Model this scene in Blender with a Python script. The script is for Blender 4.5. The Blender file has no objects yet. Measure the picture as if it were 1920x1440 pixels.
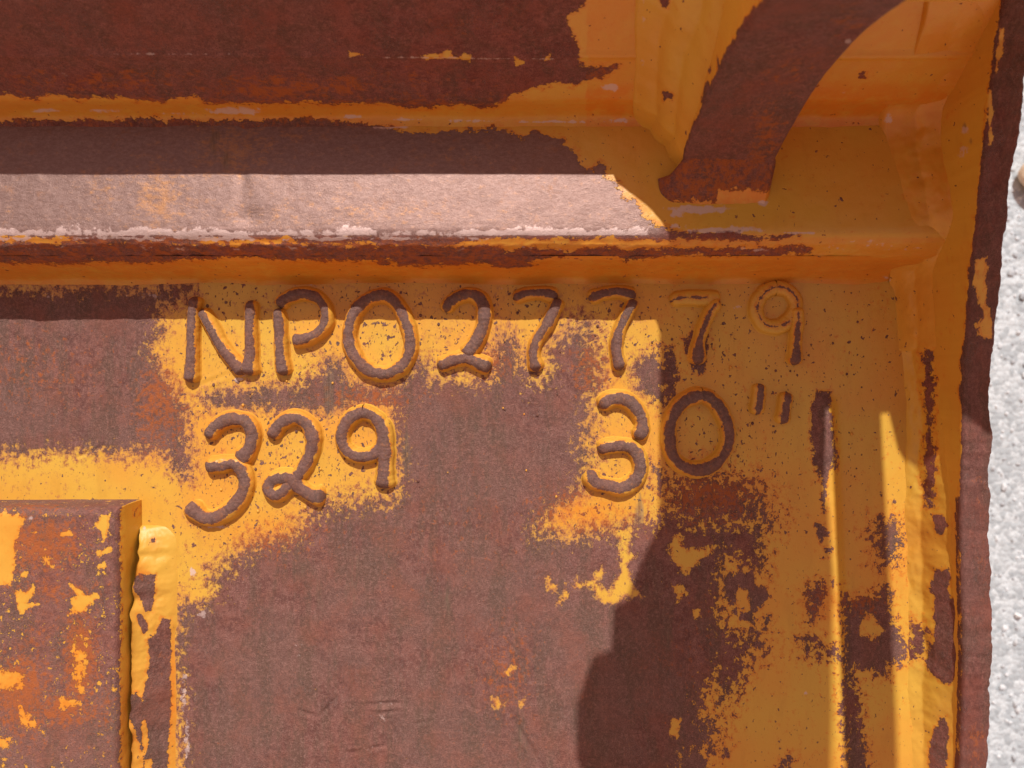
import bpy, math, random
import numpy as np
from mathutils import Vector

# ------------------------------------------------------------------ camera, sky, sun
CAMH = 470.0          # camera height above the bucket's plate (mm)
FPX = 1446.0          # focal length in photograph pixels (1920 wide)
H = 560.0             # plate height above the ground (mm)
scene = bpy.context.scene
cam_d = bpy.data.cameras.new('camera')
cam = bpy.data.objects.new('camera', cam_d)
scene.collection.objects.link(cam)
cam.location = (0, 0, (CAMH + H) / 1000)
cam.rotation_euler = (0, 0, 0)
cam_d.sensor_width = 36
cam_d.lens = 36 * FPX / 1920
cam_d.clip_start = 0.01
cam_d.clip_end = 500
cam_d.dof.use_dof = True
cam_d.dof.focus_distance = 0.46
cam_d.dof.aperture_fstop = 9
scene.camera = cam
scene.cycles.max_bounces = 5; scene.cycles.diffuse_bounces = 4; scene.cycles.glossy_bounces = 2
SUN_EL = 46.5
world = bpy.data.worlds.new('World'); scene.world = world
world.use_nodes = True
wn = world.node_tree.nodes; wl = world.node_tree.links
sky = wn.new('ShaderNodeTexSky'); sky.sky_type = 'NISHITA'; sky.sun_disc = False
sky.sun_elevation = math.radians(SUN_EL); sky.sun_rotation = math.radians(0)
sky.air_density = 2.6; sky.dust_density = 0.5; sky.ozone_density = 0.0
tint = wn.new('ShaderNodeMix'); tint.data_type = 'RGBA'; tint.blend_type = 'MULTIPLY'; tint.inputs[0].default_value = 1.0
tint.inputs[7].default_value = (1.0, 0.52, 0.40, 1)      # warm tint added evenly to the sky, turning shaded surfaces orange-red
wl.new(sky.outputs[0], tint.inputs[6]); wl.new(tint.outputs[2], wn['Background'].inputs[0]); wn['Background'].inputs[1].default_value = 0.145
sun_d = bpy.data.lights.new('sun', 'SUN'); sun_d.energy = 3.5; sun_d.angle = math.radians(0.53)
sun_d.color = (1.0, 0.995, 0.93)
sun = bpy.data.objects.new('sun', sun_d); scene.collection.objects.link(sun)
sun.location = (0, 2, 3)
sun.rotation_euler = Vector((-0.005, -math.cos(math.radians(SUN_EL)), -math.sin(math.radians(SUN_EL)))).to_track_quat('-Z', 'Y').to_euler()
scene.view_settings.view_transform = 'Standard'
scene.view_settings.look = 'None'
scene.view_settings.exposure = 0.3
scene.view_settings.gamma = 1.0

# ------------------------------------------------------------------ small maths helpers
def px2w(px, py, h=0.0):
    z = CAMH - h
    return ((px - 960) * z / FPX, (720 - py) * z / FPX, h)

def project(x, y, h):
    z = np.maximum(CAMH - h, 20.0)
    return 960 + x * FPX / z, 720 - y * FPX / z

def _hash(ix, iy, seed):
    n = (ix.astype(np.int64) * 374761393 + iy.astype(np.int64) * 668265263 + seed * 1442695041) & 0x7fffffff
    n = ((n ^ (n >> 13)) * 1274126177) & 0x7fffffff
    return ((n ^ (n >> 16)) & 0xffff) / 65535.0

def vnoise(x, y, seed=0):
    x = np.asarray(x, float); y = np.asarray(y, float)
    x0 = np.floor(x); y0 = np.floor(y); fx = x - x0; fy = y - y0
    fx = fx * fx * (3 - 2 * fx); fy = fy * fy * (3 - 2 * fy)
    a = _hash(x0, y0, seed); b = _hash(x0 + 1, y0, seed); c = _hash(x0, y0 + 1, seed); d = _hash(x0 + 1, y0 + 1, seed)
    return (a * (1 - fx) + b * fx) * (1 - fy) + (c * (1 - fx) + d * fx) * fy

def fbm(x, y, seed=0, octv=4, gain=0.5):
    s = 0; a = 1; t = 0
    for o in range(octv):
        s = s + a * vnoise(np.asarray(x) * 2 ** o + 17.3 * o, np.asarray(y) * 2 ** o + 5.1 * o, seed + o); t += a; a *= gain
    return s / t * 2 - 1            # about -1..1

def poly_sd(px, py, poly):
    """signed distance in pixels, positive inside"""
    P = np.asarray(poly, float)
    d2 = np.full(px.shape, 1e18); inside = np.zeros(px.shape, bool)
    for i in range(len(P)):
        ax, ay = P[i]; bx, by = P[(i + 1) % len(P)]
        ex, ey = bx - ax, by - ay
        t = np.clip(((px - ax) * ex + (py - ay) * ey) / (ex * ex + ey * ey + 1e-9), 0, 1)
        d2 = np.minimum(d2, (px - ax - t * ex) ** 2 + (py - ay - t * ey) ** 2)
        if ay != by:
            c = ((ay > py) != (by > py)) & (px < (bx - ax) * (py - ay) / (by - ay) + ax)
            inside ^= c
    d = np.sqrt(d2)
    return np.where(inside, d, -d)

def ops_field(px, py, ops, base=-1.0):
    """ops: (sign, feather, polygon); +1 adds rust, -1 puts paint back.  values -1..1"""
    f = np.full(px.shape, base)
    for sgn, fe, poly in ops:
        P = np.asarray(poly, float)
        m = (px > P[:, 0].min() - fe) & (px < P[:, 0].max() + fe) & (py > P[:, 1].min() - fe) & (py < P[:, 1].max() + fe)
        if not m.any(): continue
        v = np.clip(poly_sd(px[m], py[m], poly) / fe, -1, 1)
        f[m] = np.maximum(f[m], v) if sgn > 0 else np.minimum(f[m], -v)
    return f

def blobs(px, py, lst):
    f = np.zeros(px.shape)
    for cx, cy, rx, ry, a in lst:
        f = np.maximum(f, a * np.exp(-(((px - cx) / rx) ** 2 + ((py - cy) / ry) ** 2)))
    return f

def rect(x0, y0, x1, y1):
    return [(x0, y0), (x1, y0), (x1, y1), (x0, y1)]

# ------------------------------------------------------------------ materials
def node(nt, kind, **kw):
    n = nt.nodes.new(kind)
    for k, v in kw.items(): setattr(n, k, v)
    return n

class NT:
    flat = False
    def __init__(s, mat):
        mat.use_nodes = True; s.nt = mat.node_tree; s.nt.nodes.clear()
    def link(s, a, b): s.nt.links.new(a, b)
    def setin(s, n, i, v):
        if isinstance(v, bpy.types.NodeSocket): s.link(v, n.inputs[i])
        else: n.inputs[i].default_value = v
    def math(s, op, a, b=0.0, c=None, clamp=False):
        n = node(s.nt, 'ShaderNodeMath', operation=op, use_clamp=clamp)
        s.setin(n, 0, a); s.setin(n, 1, b)
        if c is not None: s.setin(n, 2, c)
        return n.outputs[0]
    def ramp(s, v, a, b, lo=0.0, hi=1.0):
        n = node(s.nt, 'ShaderNodeMapRange', interpolation_type='SMOOTHSTEP')
        s.setin(n, 0, v); s.setin(n, 1, a); s.setin(n, 2, b); s.setin(n, 3, lo); s.setin(n, 4, hi)
        return n.outputs[0]
    def noise(s, vec, scale, detail=4, rough=0.55, dist=0.0):
        n = node(s.nt, 'ShaderNodeTexNoise', noise_dimensions='2D' if s.flat else '3D'); s.link(vec, n.inputs['Vector'])
        n.inputs['Scale'].default_value = scale; n.inputs['Detail'].default_value = detail
        n.inputs['Roughness'].default_value = rough; n.inputs['Distortion'].default_value = dist
        return n.outputs['Fac']
    def mapping(s, vec, scale=(1, 1, 1), rot=(0, 0, 0), loc=(0, 0, 0)):
        n = node(s.nt, 'ShaderNodeMapping'); s.link(vec, n.inputs[0])
        n.inputs['Scale'].default_value = scale; n.inputs['Rotation'].default_value = rot; n.inputs['Location'].default_value = loc
        return n.outputs[0]
    def mix(s, f, a, b, blend='MIX'):
        n = node(s.nt, 'ShaderNodeMix', data_type='RGBA', blend_type=blend)
        s.setin(n, 0, f)
        for i, v in ((6, a), (7, b)):
            if isinstance(v, bpy.types.NodeSocket): s.link(v, n.inputs[i])
            else: n.inputs[i].default_value = (*v, 1)
        return n.outputs[2]
    def attr(s, name):
        n = node(s.nt, 'ShaderNodeAttribute', attribute_name=name); return n.outputs['Fac']

YEL = (0.63, 0.345, 0.045)

def make_metal(name, flat=False, grain=1.0, seed=0.0, streak=(1, 1, 1), gloss=0.34, orange=0.0, rustdark=1.0, edge=1.0, freq=230, red=1.0, patch=0.6):
    mat = bpy.data.materials.new(name); T = NT(mat); nt = T.nt; T.flat = flat
    out = node(nt, 'ShaderNodeOutputMaterial'); bsdf = node(nt, 'ShaderNodeBsdfPrincipled')
    T.link(bsdf.outputs[0], out.inputs[0])
    tc = node(nt, 'ShaderNodeTexCoord').outputs['Object']
    co = T.mapping(tc, loc=(seed, seed * 0.7, seed * 0.3))
    cs = T.mapping(co, scale=streak)
    rust = T.attr('rust'); stain = T.attr('stain'); dust = T.attr('dust'); worn = T.attr('worn'); scuff = T.attr('scuff'); speck = T.attr('speck')
    n1 = T.noise(cs, freq, 6, 0.70); n2 = T.noise(cs, 1100, 3, 0.6); nb = T.noise(co, 38, 4, 0.6)
    big = T.noise(co, 14, 2, 0.55)
    # where the paint is gone
    m = T.math('ADD', rust, T.math('MULTIPLY', T.math('SUBTRACT', n1, 0.5), 3.4 * edge))
    m = T.math('ADD', m, T.math('MULTIPLY', T.math('SUBTRACT', n2, 0.5), 0.9 * edge))
    m = T.math('ADD', m, T.math('MULTIPLY', T.math('SUBTRACT', nb, 0.5), 1.0))
    soft = T.attr('soft'); wd = T.math('ADD', T.math('MULTIPLY', soft, 0.12), 0.045)
    mask = T.ramp(m, T.math('MULTIPLY', wd, -1.0), wd)
    near = T.math('MULTIPLY', T.ramp(m, -0.75, -0.02), 1.0)
    # small pits and chips in the paint
    sp = T.noise(co, 260, 3, 0.5)
    spm = T.ramp(T.math('ADD', sp, T.math('MULTIPLY', speck, 0.14)), 0.735, 0.75)
    sp2 = T.noise(T.mapping(co, scale=(1, 0.45, 1), rot=(0, 0, 0.15), loc=(3, 1, 0)), 700, 3, 0.55)
    spm = T.math('MAXIMUM', spm, T.ramp(T.math('ADD', sp2, T.math('MULTIPLY', speck, 0.12)), 0.735, 0.76))
    spm = T.math('MULTIPLY', spm, T.ramp(speck, 0.0, 0.06))
    mask = T.math('MAXIMUM', mask, spm)
    # rust colour
    r = T.noise(co, 120, 6, 0.72); r2 = T.noise(cs, 480, 6, 0.82); r3 = T.noise(T.mapping(co, loc=(7, 2, 5)), 1500, 3, 0.65)
    k = rustdark
    st = T.noise(T.mapping(co, scale=(1.0, 0.22, 1), loc=(2, 8, 1)), 75, 6, 0.70)
    q = k * red
    rc = T.mix(T.ramp(r, 0.34, 0.66), (0.165 * k, 0.068 * q, 0.058 * q), (0.275 * k, 0.122 * q, 0.102 * q))
    rc = T.mix(T.ramp(big, 0.36, 0.60, 0, 0.6), rc, (0.215 * k, 0.122 * q, 0.100 * q))
    rc = T.mix(T.ramp(st, 0.45, 0.60, 0, 0.62), rc, (0.145 * k, 0.090 * q, 0.066 * q))
    rc = T.mix(T.ramp(r2, 0.45, 0.68, 0, 0.62), rc, (0.385 * k, 0.215 * q, 0.182 * q))
    rc = T.mix(T.ramp(r3, 0.48, 0.64, 0, 0.55), rc, (0.085 * k, 0.036 * q, 0.032 * q))
    rc = T.mix(T.ramp(T.math('ADD', T.math('MULTIPLY', nb, 0.6), T.math('MULTIPLY', r2, 0.4)), 0.46, 0.66, 0, patch), rc, (0.285 * k, 0.095 * q, 0.062 * q))
    # orange fresh rust
    og = T.math('ADD', T.math('ADD', T.math('MULTIPLY', n1, 0.75), T.math('MULTIPLY', r2, 0.45)), T.math('MULTIPLY', stain, 0.30))
    og = T.ramp(og, 0.76 - orange, 0.92 - orange)
    rc = T.mix(T.math('MULTIPLY', og, 0.85), rc, (0.42, 0.115, 0.030))
    # pale scratches on the rust
    fl = T.noise(T.mapping(co, scale=(1, 0.6, 1), loc=(1, 4, 2)), 330, 5, 0.75, 1.2)
    fl = T.math('MULTIPLY', T.ramp(T.math('ABSOLUTE', T.math('SUBTRACT', fl, 0.5)), 0.0, 0.010, 1.0, 0.0), T.ramp(T.noise(T.mapping(co, loc=(9, 9, 2)), 45, 3, 0.6), 0.50, 0.60))
    rc = T.mix(T.math('MULTIPLY', fl, 0.8), rc, (0.56, 0.42, 0.38))
    # polished strip
    wc = T.mix(T.ramp(r2, 0.3, 0.75), (0.20, 0.118, 0.102), (0.30, 0.198, 0.176))
    wc = T.mix(T.ramp(r, 0.55, 0.72, 0, 0.5), wc, (0.34, 0.165, 0.09))
    wc = T.mix(T.ramp(r3, 0.5, 0.8, 0, 0.5), wc, (0.15, 0.09, 0.08))
    wc = T.mix(T.ramp(T.math('ADD', T.math('MULTIPLY', stain, 0.20), T.math('ADD', T.math('MULTIPLY', r2, 0.5), T.math('MULTIPLY', n1, 0.6))), 0.60, 0.78, 0, 0.7), wc, (0.42, 0.20, 0.085))
    rc = T.mix(T.math('MINIMUM', worn, 1.0), rc, wc)
    sc = T.mix(T.ramp(T.noise(T.mapping(co, scale=(1, 0.08, 1)), 900, 4, 0.6), 0.35, 0.65), (0.110, 0.075, 0.055), (0.215, 0.160, 0.110))
    # paint colour
    pc = T.mix(T.ramp(big, 0.3, 0.7), (YEL[0], YEL[1] * 1.06, YEL[2] * 1.1), (YEL[0] * 1.03, YEL[1] * 0.88, YEL[2] * 0.9))
    pc = T.mix(T.ramp(T.noise(T.mapping(co, scale=(1, 0.3, 1)), 90, 4, 0.65), 0.5, 0.75, 0, 0.22), pc, (0.46, 0.205, 0.03))
    pc = T.mix(T.math('MULTIPLY', near, T.ramp(n1, 0.35, 0.62, 0.15, 0.85)), pc, (0.60, 0.185, 0.020))
    pc = T.mix(T.math('MULTIPLY', T.ramp(stain, 0.1, 1.0), T.ramp(r, 0.3, 0.6, 0.35, 0.9)), pc, (0.64, 0.195, 0.014))  # orange staining, plus warm bounce light painted onto the shaded fillets
    pc = T.mix(T.math('MULTIPLY', soft, T.ramp(m, -0.9, 0.0, 0, 0.55)), pc, rc)
    col = T.mix(mask, pc, rc)
    scm = T.ramp(T.math('ADD', scuff, T.math('MULTIPLY', T.math('SUBTRACT', T.noise(T.mapping(co, scale=(1, 0.10, 1)), 500, 4, 0.6), 0.5), 0.8)), 0.25, 0.75, 0, 0.62)
    col = T.mix(scm, col, sc)
    dm = T.math('ADD', dust, T.math('MULTIPLY', T.math('SUBTRACT', T.noise(co, 210, 5, 0.68), 0.5), 1.5))
    dm = T.ramp(dm, 0.48, 0.68, 0, 0.75)
    dm = T.math('MULTIPLY', dm, T.ramp(dust, 0.02, 0.12))
    col = T.mix(dm, col, (0.60, 0.44, 0.41))  # pale dust, plus sky glints and lip highlight painted into the colour
    T.link(col, bsdf.inputs['Base Color'])
    wm = T.math('MULTIPLY', T.math('MINIMUM', worn, 1.0), mask)
    T.link(T.math('MULTIPLY', wm, 0.85), bsdf.inputs['Metallic'])
    ro = T.math('ADD', T.math('MULTIPLY', mask, 0.40), gloss)
    ro = T.math('SUBTRACT', ro, T.math('MULTIPLY', wm, 0.24))
    ro = T.math('ADD', ro, T.math('MULTIPLY', T.math('SUBTRACT', nb, 0.5), T.math('SUBTRACT', 0.18, T.math('MULTIPLY', wm, 0.14))))
    T.link(T.math('MAXIMUM', ro, T.math('MULTIPLY', dm, 0.75)), bsdf.inputs['Roughness'])
    T.link(T.math('SUBTRACT', 0.45, T.math('MULTIPLY', mask, 0.25)), bsdf.inputs['Specular IOR Level'])
    # relief: paint film stands proud of pitted rust
    g = T.math('MULTIPLY', T.math('ADD', T.math('MULTIPLY', r2, 0.9), T.math('MULTIPLY', r3, 0.45)), T.math('ADD', T.math('MULTIPLY', T.math('SUBTRACT', mask, T.math('MULTIPLY', wm, 0.84)), 0.85 * grain), 0.07))
    hgt = T.math('SUBTRACT', g, T.math('MULTIPLY', mask, 0.42))
    hgt = T.math('ADD', hgt, T.math('MULTIPLY', nb, T.math('SUBTRACT', 0.35, T.math('MULTIPLY', wm, 0.3))))
    hgt = T.math('ADD', hgt, T.math('MULTIPLY', T.math('MULTIPLY', fl, T.math('SUBTRACT', mask, wm)), 0.3))
    b = node(nt, 'ShaderNodeBump'); b.inputs['Strength'].default_value = 0.85; b.inputs['Distance'].default_value = 0.0014
    T.link(hgt, b.inputs['Height']); T.link(b.outputs[0], bsdf.inputs['Normal'])
    return mat

M_plate = make_metal('worn_yellow_paint_on_rusty_plate', flat=True, patch=0.42, orange=0.035, freq=270, edge=1.0, streak=(1.0, 0.85, 1), seed=0.0)
M_hard = make_metal('chipped_yellow_paint_on_steel', grain=1.35, red=0.82, rustdark=1.05, seed=2.3, edge=0.8)
M_bar = make_metal('rusty_bar_steel', orange=0.035, red=0.78, rustdark=1.08, seed=5.1, streak=(0.75, 1.2, 1), grain=1.0)
M_bead = make_metal('rusty_weld_metal', seed=3.7, grain=1.6, edge=0.6, gloss=0.46, rustdark=0.98)
M_pad = make_metal('flaking_painted_plate', seed=8.2, orange=0.08, freq=300, streak=(1, 0.9, 1))
M_edge = make_metal('rusty_flame_cut_edge', red=0.85, seed=6.4, streak=(1.3, 0.6, 1), rustdark=0.85)

# ------------------------------------------------------------------ mesh helpers
root = bpy.data.objects.new('excavator_bucket', None)
scene.collection.objects.link(root)
root['label'] = 'rusty yellow painted excavator bucket with welded characters on its plate'
root['category'] = 'excavator bucket'

ATTRS = ('rust', 'stain', 'dust', 'worn', 'scuff', 'speck', 'soft')

class Builder:
    def __init__(s): s.V = []; s.F = []; s.A = {a: [] for a in ATTRS}; s.n = 0
    def grid(s, X, Y, Z, flip=False, close_u=False, **attrs):
        nv, nu = X.shape
        s.V.append(np.stack([X, Y, Z], -1).reshape(-1, 3))
        idx = np.arange(nv * nu).reshape(nv, nu) + s.n
        if close_u: idx = np.concatenate([idx, idx[:, :1]], 1)
        q = np.stack([idx[:-1, :-1], idx[:-1, 1:], idx[1:, 1:], idx[1:, :-1]], -1).reshape(-1, 4)
        if flip: q = q[:, ::-1]
        s.F.append(q)
        for a in ATTRS:
            v = attrs.get(a, None)
            s.A[a].append(np.zeros(nv * nu) if v is None else np.broadcast_to(np.asarray(v, float), X.shape).reshape(-1))
        s.n += nv * nu
        return s
    def build(s, name, mat, parent=root, smooth=True, extra=None):
        V = np.concatenate(s.V) / 1000.0; V[:, 2] += H / 1000.0
        faces = np.concatenate(s.F)
        me = bpy.data.meshes.new(name)
        me.vertices.add(len(V)); me.vertices.foreach_set('co', V.astype(np.float32).ravel())
        me.loops.add(faces.size); me.loops.foreach_set('vertex_index', faces.astype(np.int32).ravel())
        me.polygons.add(len(faces)); me.polygons.foreach_set('loop_start', np.arange(0, faces.size, 4, dtype=np.int32))
        me.polygons.foreach_set('use_smooth', np.full(len(faces), smooth))
        me.update(calc_edges=True); me.validate()
        for a in ATTRS:
            v = np.concatenate(s.A[a])
            if np.any(v != 0):
                at = me.attributes.new(a, 'FLOAT', 'POINT'); at.data.foreach_set('value', v.astype(np.float32))
        me.materials.append(mat)
        o = bpy.data.objects.new(name, me); scene.collection.objects.link(o); o.parent = parent
        return o

def axis(*segs):
    """segs: (start, stop, step) -> one increasing array"""
    out = []
    for a, b, st in segs: out.append(np.linspace(a, b, max(2, int(round((b - a) / st)) + 1)))
    return np.unique(np.round(np.concatenate(out), 4))

def interp(x, pts):
    P = np.asarray(pts, float); o = np.argsort(P[:, 0]); return np.interp(x, P[o, 0], P[o, 1])

# side plate geometry shared by several parts
def Xs(y): return np.where(y > 0, 246 - 0.09 * y, 246 - 0.05 * y)
def hs(y): return interp(y, [(-400, 12), (-330, 18), (-228, 27), (-150, 38), (-95, 40), (0, 49), (60, 66), (118, 86), (165, 101), (200, 125), (330, 150)])

# ------------------------------------------------------------------ the flat plate with the writing
PL_OPS = [
    (1, 34, [(-400, 550), (60, 548), (150, 545), (210, 542), (290, 548), (340, 540), (350, 546), (320, 560), (310, 572), (293, 580), (296, 620), (285, 650), (300, 690), (325, 730), (345, 765), (345, 800), (350, 850), (352, 890), (335, 880), (315, 850), (290, 842), (200, 846), (100, 842), (0, 850), (-400, 850)]),
    # patch between the two rows
    (1, 26, [(385, 748), (420, 735), (460, 742), (490, 728), (560, 728), (598, 710), (618, 676), (632, 680), (650, 712), (690, 728), (740, 735), (775, 700), (790, 672), (802, 690), (800, 770), (760, 770), (735, 752), (700, 752), (650, 762), (610, 768), (560, 768), (500, 762), (450, 766), (410, 762)]),
    # the big worn area
    (1, 46, [(790, 690), (803, 715), (860, 728), (925, 716), (935, 660), (950, 636), (968, 655), (975, 685), (1010, 724), (1035, 696), (1042, 660), (1062, 626), (1094, 613), (1102, 640), (1122, 680), (1120, 720), (1105, 748), (1097, 785), (1100, 830), (1090, 915), (1040, 950), (1000, 990), (1060, 1010), (1140, 1000), (1200, 985), (1230, 990), (1250, 960), (1300, 990), (1340, 984), (1420, 980), (1438, 980), (1427, 1020), (1428, 1063), (1412, 1060), (1390, 1045), (1360, 1040), (1356, 1095), (1345, 1120), (1343, 1147), (1357, 1173), (1385, 1195), (1412, 1175), (1427, 1183), (1430, 1207), (1413, 1220), (1397, 1227), (1390, 1253), (1380, 1293), (1353, 1330), (1340, 1320), (1350, 1253), (1330, 1280), (1320, 1310), (1317, 1340), (1343, 1343), (1343, 1377), (1330, 1407), (1290, 1420), (1270, 1500), (1260, 1800), (345, 1800), (343, 1440), (335, 1260), (333, 1150), (350, 1130), (405, 1128), (405, 1090), (440, 1045), (490, 1022), (550, 1010), (590, 965), (650, 948), (740, 940), (755, 900), (745, 790), (750, 760)]),
    (1, 26, [(1187, 690), (1210, 665), (1235, 652), (1245, 712), (1245, 765), (1228, 748), (1200, 730)]),
    (1, 22, [(1225, 868), (1240, 880), (1246, 930), (1236, 925)]),
    (1, 60, [(1250, 905), (1330, 890), (1430, 930), (1440, 985), (1260, 985)]),
    (-1, 10, [(1260, 1005), (1275, 998), (1287, 1028), (1342, 1024), (1336, 1036), (1302, 1060), (1286, 1076), (1265, 1055), (1255, 1035)]),
    (1, 18, [(1242, 655), (1262, 650), (1272, 690), (1262, 740), (1250, 760), (1246, 720)]),
    (1, 16, [(1285, 640), (1325, 600), (1330, 650), (1318, 700), (1298, 698)]),
    # yellow peninsula of paint left in the rust
    (-1, 11, [(1140, 990), (1190, 988), (1182, 1033), (1195, 1044), (1178, 1058), (1188, 1100), (1208, 1120), (1178, 1121), (1153, 1134), (1132, 1131), (1116, 1121), (1107, 1100), (1090, 1105), (1072, 1104), (1083, 1083), (1093, 1094), (1110, 1083), (1130, 1059), (1134, 1074), (1120, 1091), (1140, 1107), (1150, 1090), (1163, 1067), (1157, 1037), (1163, 1020)]),
    (-1, 9, [(1023, 1078), (1032, 1075), (1034, 1094), (1046, 1096), (1040, 1112), (1025, 1108)]),
    (-1, 9, [(1060, 1092), (1066, 1118), (1050, 1135), (1040, 1133), (1056, 1115)]),
    (-1, 9, [(920, 1308), (934, 1306), (942, 1318), (958, 1305), (946, 1325), (926, 1330)]),
    (-1, 8, [(972, 1318), (986, 1307), (984, 1322), (974, 1326)]),
    (-1, 8, [(942, 1262), (966, 1245), (970, 1252), (950, 1268)]),
    (-1, 9, [(1258, 1345), (1278, 1350), (1270, 1385), (1255, 1380)]),
    (-1, 9, [(1295, 1145), (1312, 1140), (1314, 1156), (1300, 1160)]),
    (-1, 10, [(1262, 1100), (1276, 1098), (1290, 1112), (1272, 1126)]),
    (-1, 10, [(350, 1085), (375, 1088), (392, 1105), (406, 1100), (402, 1120), (372, 1125), (352, 1132)]),
    # chips in the shaded yellow
    (1, 10, [(1357, 1083), (1380, 1072), (1410, 1073), (1417, 1100), (1434, 1102), (1444, 1117), (1430, 1138), (1417, 1147), (1418, 1175), (1392, 1165), (1373, 1153), (1370, 1127), (1357, 1122)]),
    (-1, 9, [(1385, 1098), (1402, 1108), (1406, 1140), (1386, 1150), (1378, 1130)]),
    (1, 9, [(1430, 1157), (1444, 1152), (1447, 1165), (1436, 1174)]),
    (1, 10, [(1527, 735), (1557, 733), (1560, 790), (1569, 860), (1566, 884), (1556, 872), (1550, 895), (1541, 902), (1525, 868), (1520, 820), (1521, 780)]),
    (1, 8, [(1540, 895), (1549, 895), (1548, 965), (1543, 965)]),
    (1, 9, [(1528, 978), (1545, 985), (1552, 1005), (1540, 1016), (1530, 1000)]),
    (1, 9, [(1545, 1030), (1562, 1026), (1556, 1042), (1544, 1044)]),
    (1, 8, [(1556, 1090), (1566, 1088), (1563, 1099)]),
    (1, 22, [(1515, 1105), (1540, 1092), (1545, 1130), (1535, 1150), (1514, 1172)]),
    (1, 36, [(1504, 1205), (1522, 1196), (1540, 1215), (1575, 1222), (1585, 1240), (1560, 1232), (1508, 1222)]),
    (1, 22, [(1582, 1110), (1600, 1128), (1620, 1118), (1640, 1120), (1655, 1098), (1668, 1105), (1674, 1160), (1690, 1185), (1700, 1215), (1690, 1240), (1672, 1245), (1668, 1262), (1645, 1268), (1635, 1255), (1600, 1255), (1606, 1290), (1612, 1340), (1624, 1400), (1630, 1500), (1586, 1500), (1580, 1300)]),
    (-1, 14, [(1622, 1150), (1640, 1160), (1655, 1180), (1640, 1205), (1612, 1190)]),
    (1, 45, [(1645, 985), (1675, 980), (1692, 1010), (1680, 1045), (1655, 1050)]),
    (1, 24, [(1468, 1425), (1480, 1420), (1485, 1470), (1460, 1470)]),
    (1, 10, [(1352, 1405), (1365, 1402), (1368, 1415), (1356, 1418)]),
    (1, 20, [(1270, 1425), (1310, 1395), (1330, 1440), (1320, 1500), (1270, 1500)]),
]
def plate_fields(px, py):
    rust = ops_field(px, py, [(a_, fe * (1.15 if fe > 20 else 1.0), P_) for a_, fe, P_ in PL_OPS])
    stain = blobs(px, py, [(60, 700, 160, 90, .45), (300, 760, 60, 100, .8), (420, 880, 90, 90, .35), (500, 1000, 140, 60, .6), (930, 680, 40, 40, .6), (1100, 960, 120, 50, .8), (950, 1260, 60, 110, .55), (1140, 700, 60, 60, .5), (1330, 930, 110, 50, .8), (1540, 1130, 60, 50, .6), (680, 745, 120, 30, .7), (1100, 690, 40, 60, .7), (1620, 1130, 60, 40, .6), (1290, 1230, 80, 160, .25), (860, 1000, 200, 120, .25)])
    stain = np.maximum(stain, np.clip((py - 500) / -25 + 1, 0, 1) * 0.6)
    dust = blobs(px, py, [(455, 700, 12, 10, .9), (448, 712, 14, 6, .8), (400, 985, 30, 8, .9), (560, 905, 10, 10, .8), (880, 668, 12, 10, .8), (1190, 905, 14, 10, .8), (720, 1320, 22, 9, .5), (720, 1345, 22, 10, .42), (700, 1400, 30, 10, .4), (360, 1072, 8, 12, .9), (385, 1150, 26, 12, .6), (345, 1300, 9, 60, .62), (350, 1390, 8, 50, .66), (560, 1210, 26, 40, .34), (830, 1310, 14, 10, .5), (1385, 575, 10, 10, .6), (500, 515, 20, 12, .55), (580, 530, 9, 14, .6), (270, 555, 50, 9, .5), (1660, 524, 10, 6, .9), (1600, 530, 60, 6, .3), (90, 555, 30, 9, .5), (940, 540, 20, 7, .4), (1510, 1300, 10, 6, .5)])
    scuff = blobs(px, py, [(617, 735, 12, 55, .95), (640, 745, 7, 40, .6), (762, 850, 9, 60, .8), (1200, 960, 12, 40, .8), (1250, 1190, 18, 50, .5), (840, 1130, 8, 55, .55), (560, 1050, 20, 70, .5), (600, 1120, 14, 60, .5), (660, 1080, 22, 90, .45), (980, 1380, 20, 60, .5), (560, 1260, 14, 40, .4), (890, 790, 30, 90, .35)])
    speck = interp(px, [(0, .25), (340, .3), (420, .42), (1200, .42), (1260, .16), (1700, .14)]) * interp(py, [(480, .4), (560, 1), (1000, 1), (1060, .35), (1440, .3)])
    speck = speck + blobs(px, py, [(1330, 660, 90, 70, .30), (1480, 660, 60, 60, .25), (1370, 850, 100, 90, .40), (570, 830, 200, 110, .25), (720, 640, 60, 60, .25)])
    speck = speck * np.clip((px - 250) / 80, 0, 1) + np.clip((300 - px) / 50, 0, 1) * 0.05
    soft = np.clip((1250 - px) / 60, 0, 1)
    return dict(rust=rust, stain=stain, dust=dust, scuff=scuff, speck=speck, soft=soft)

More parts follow.
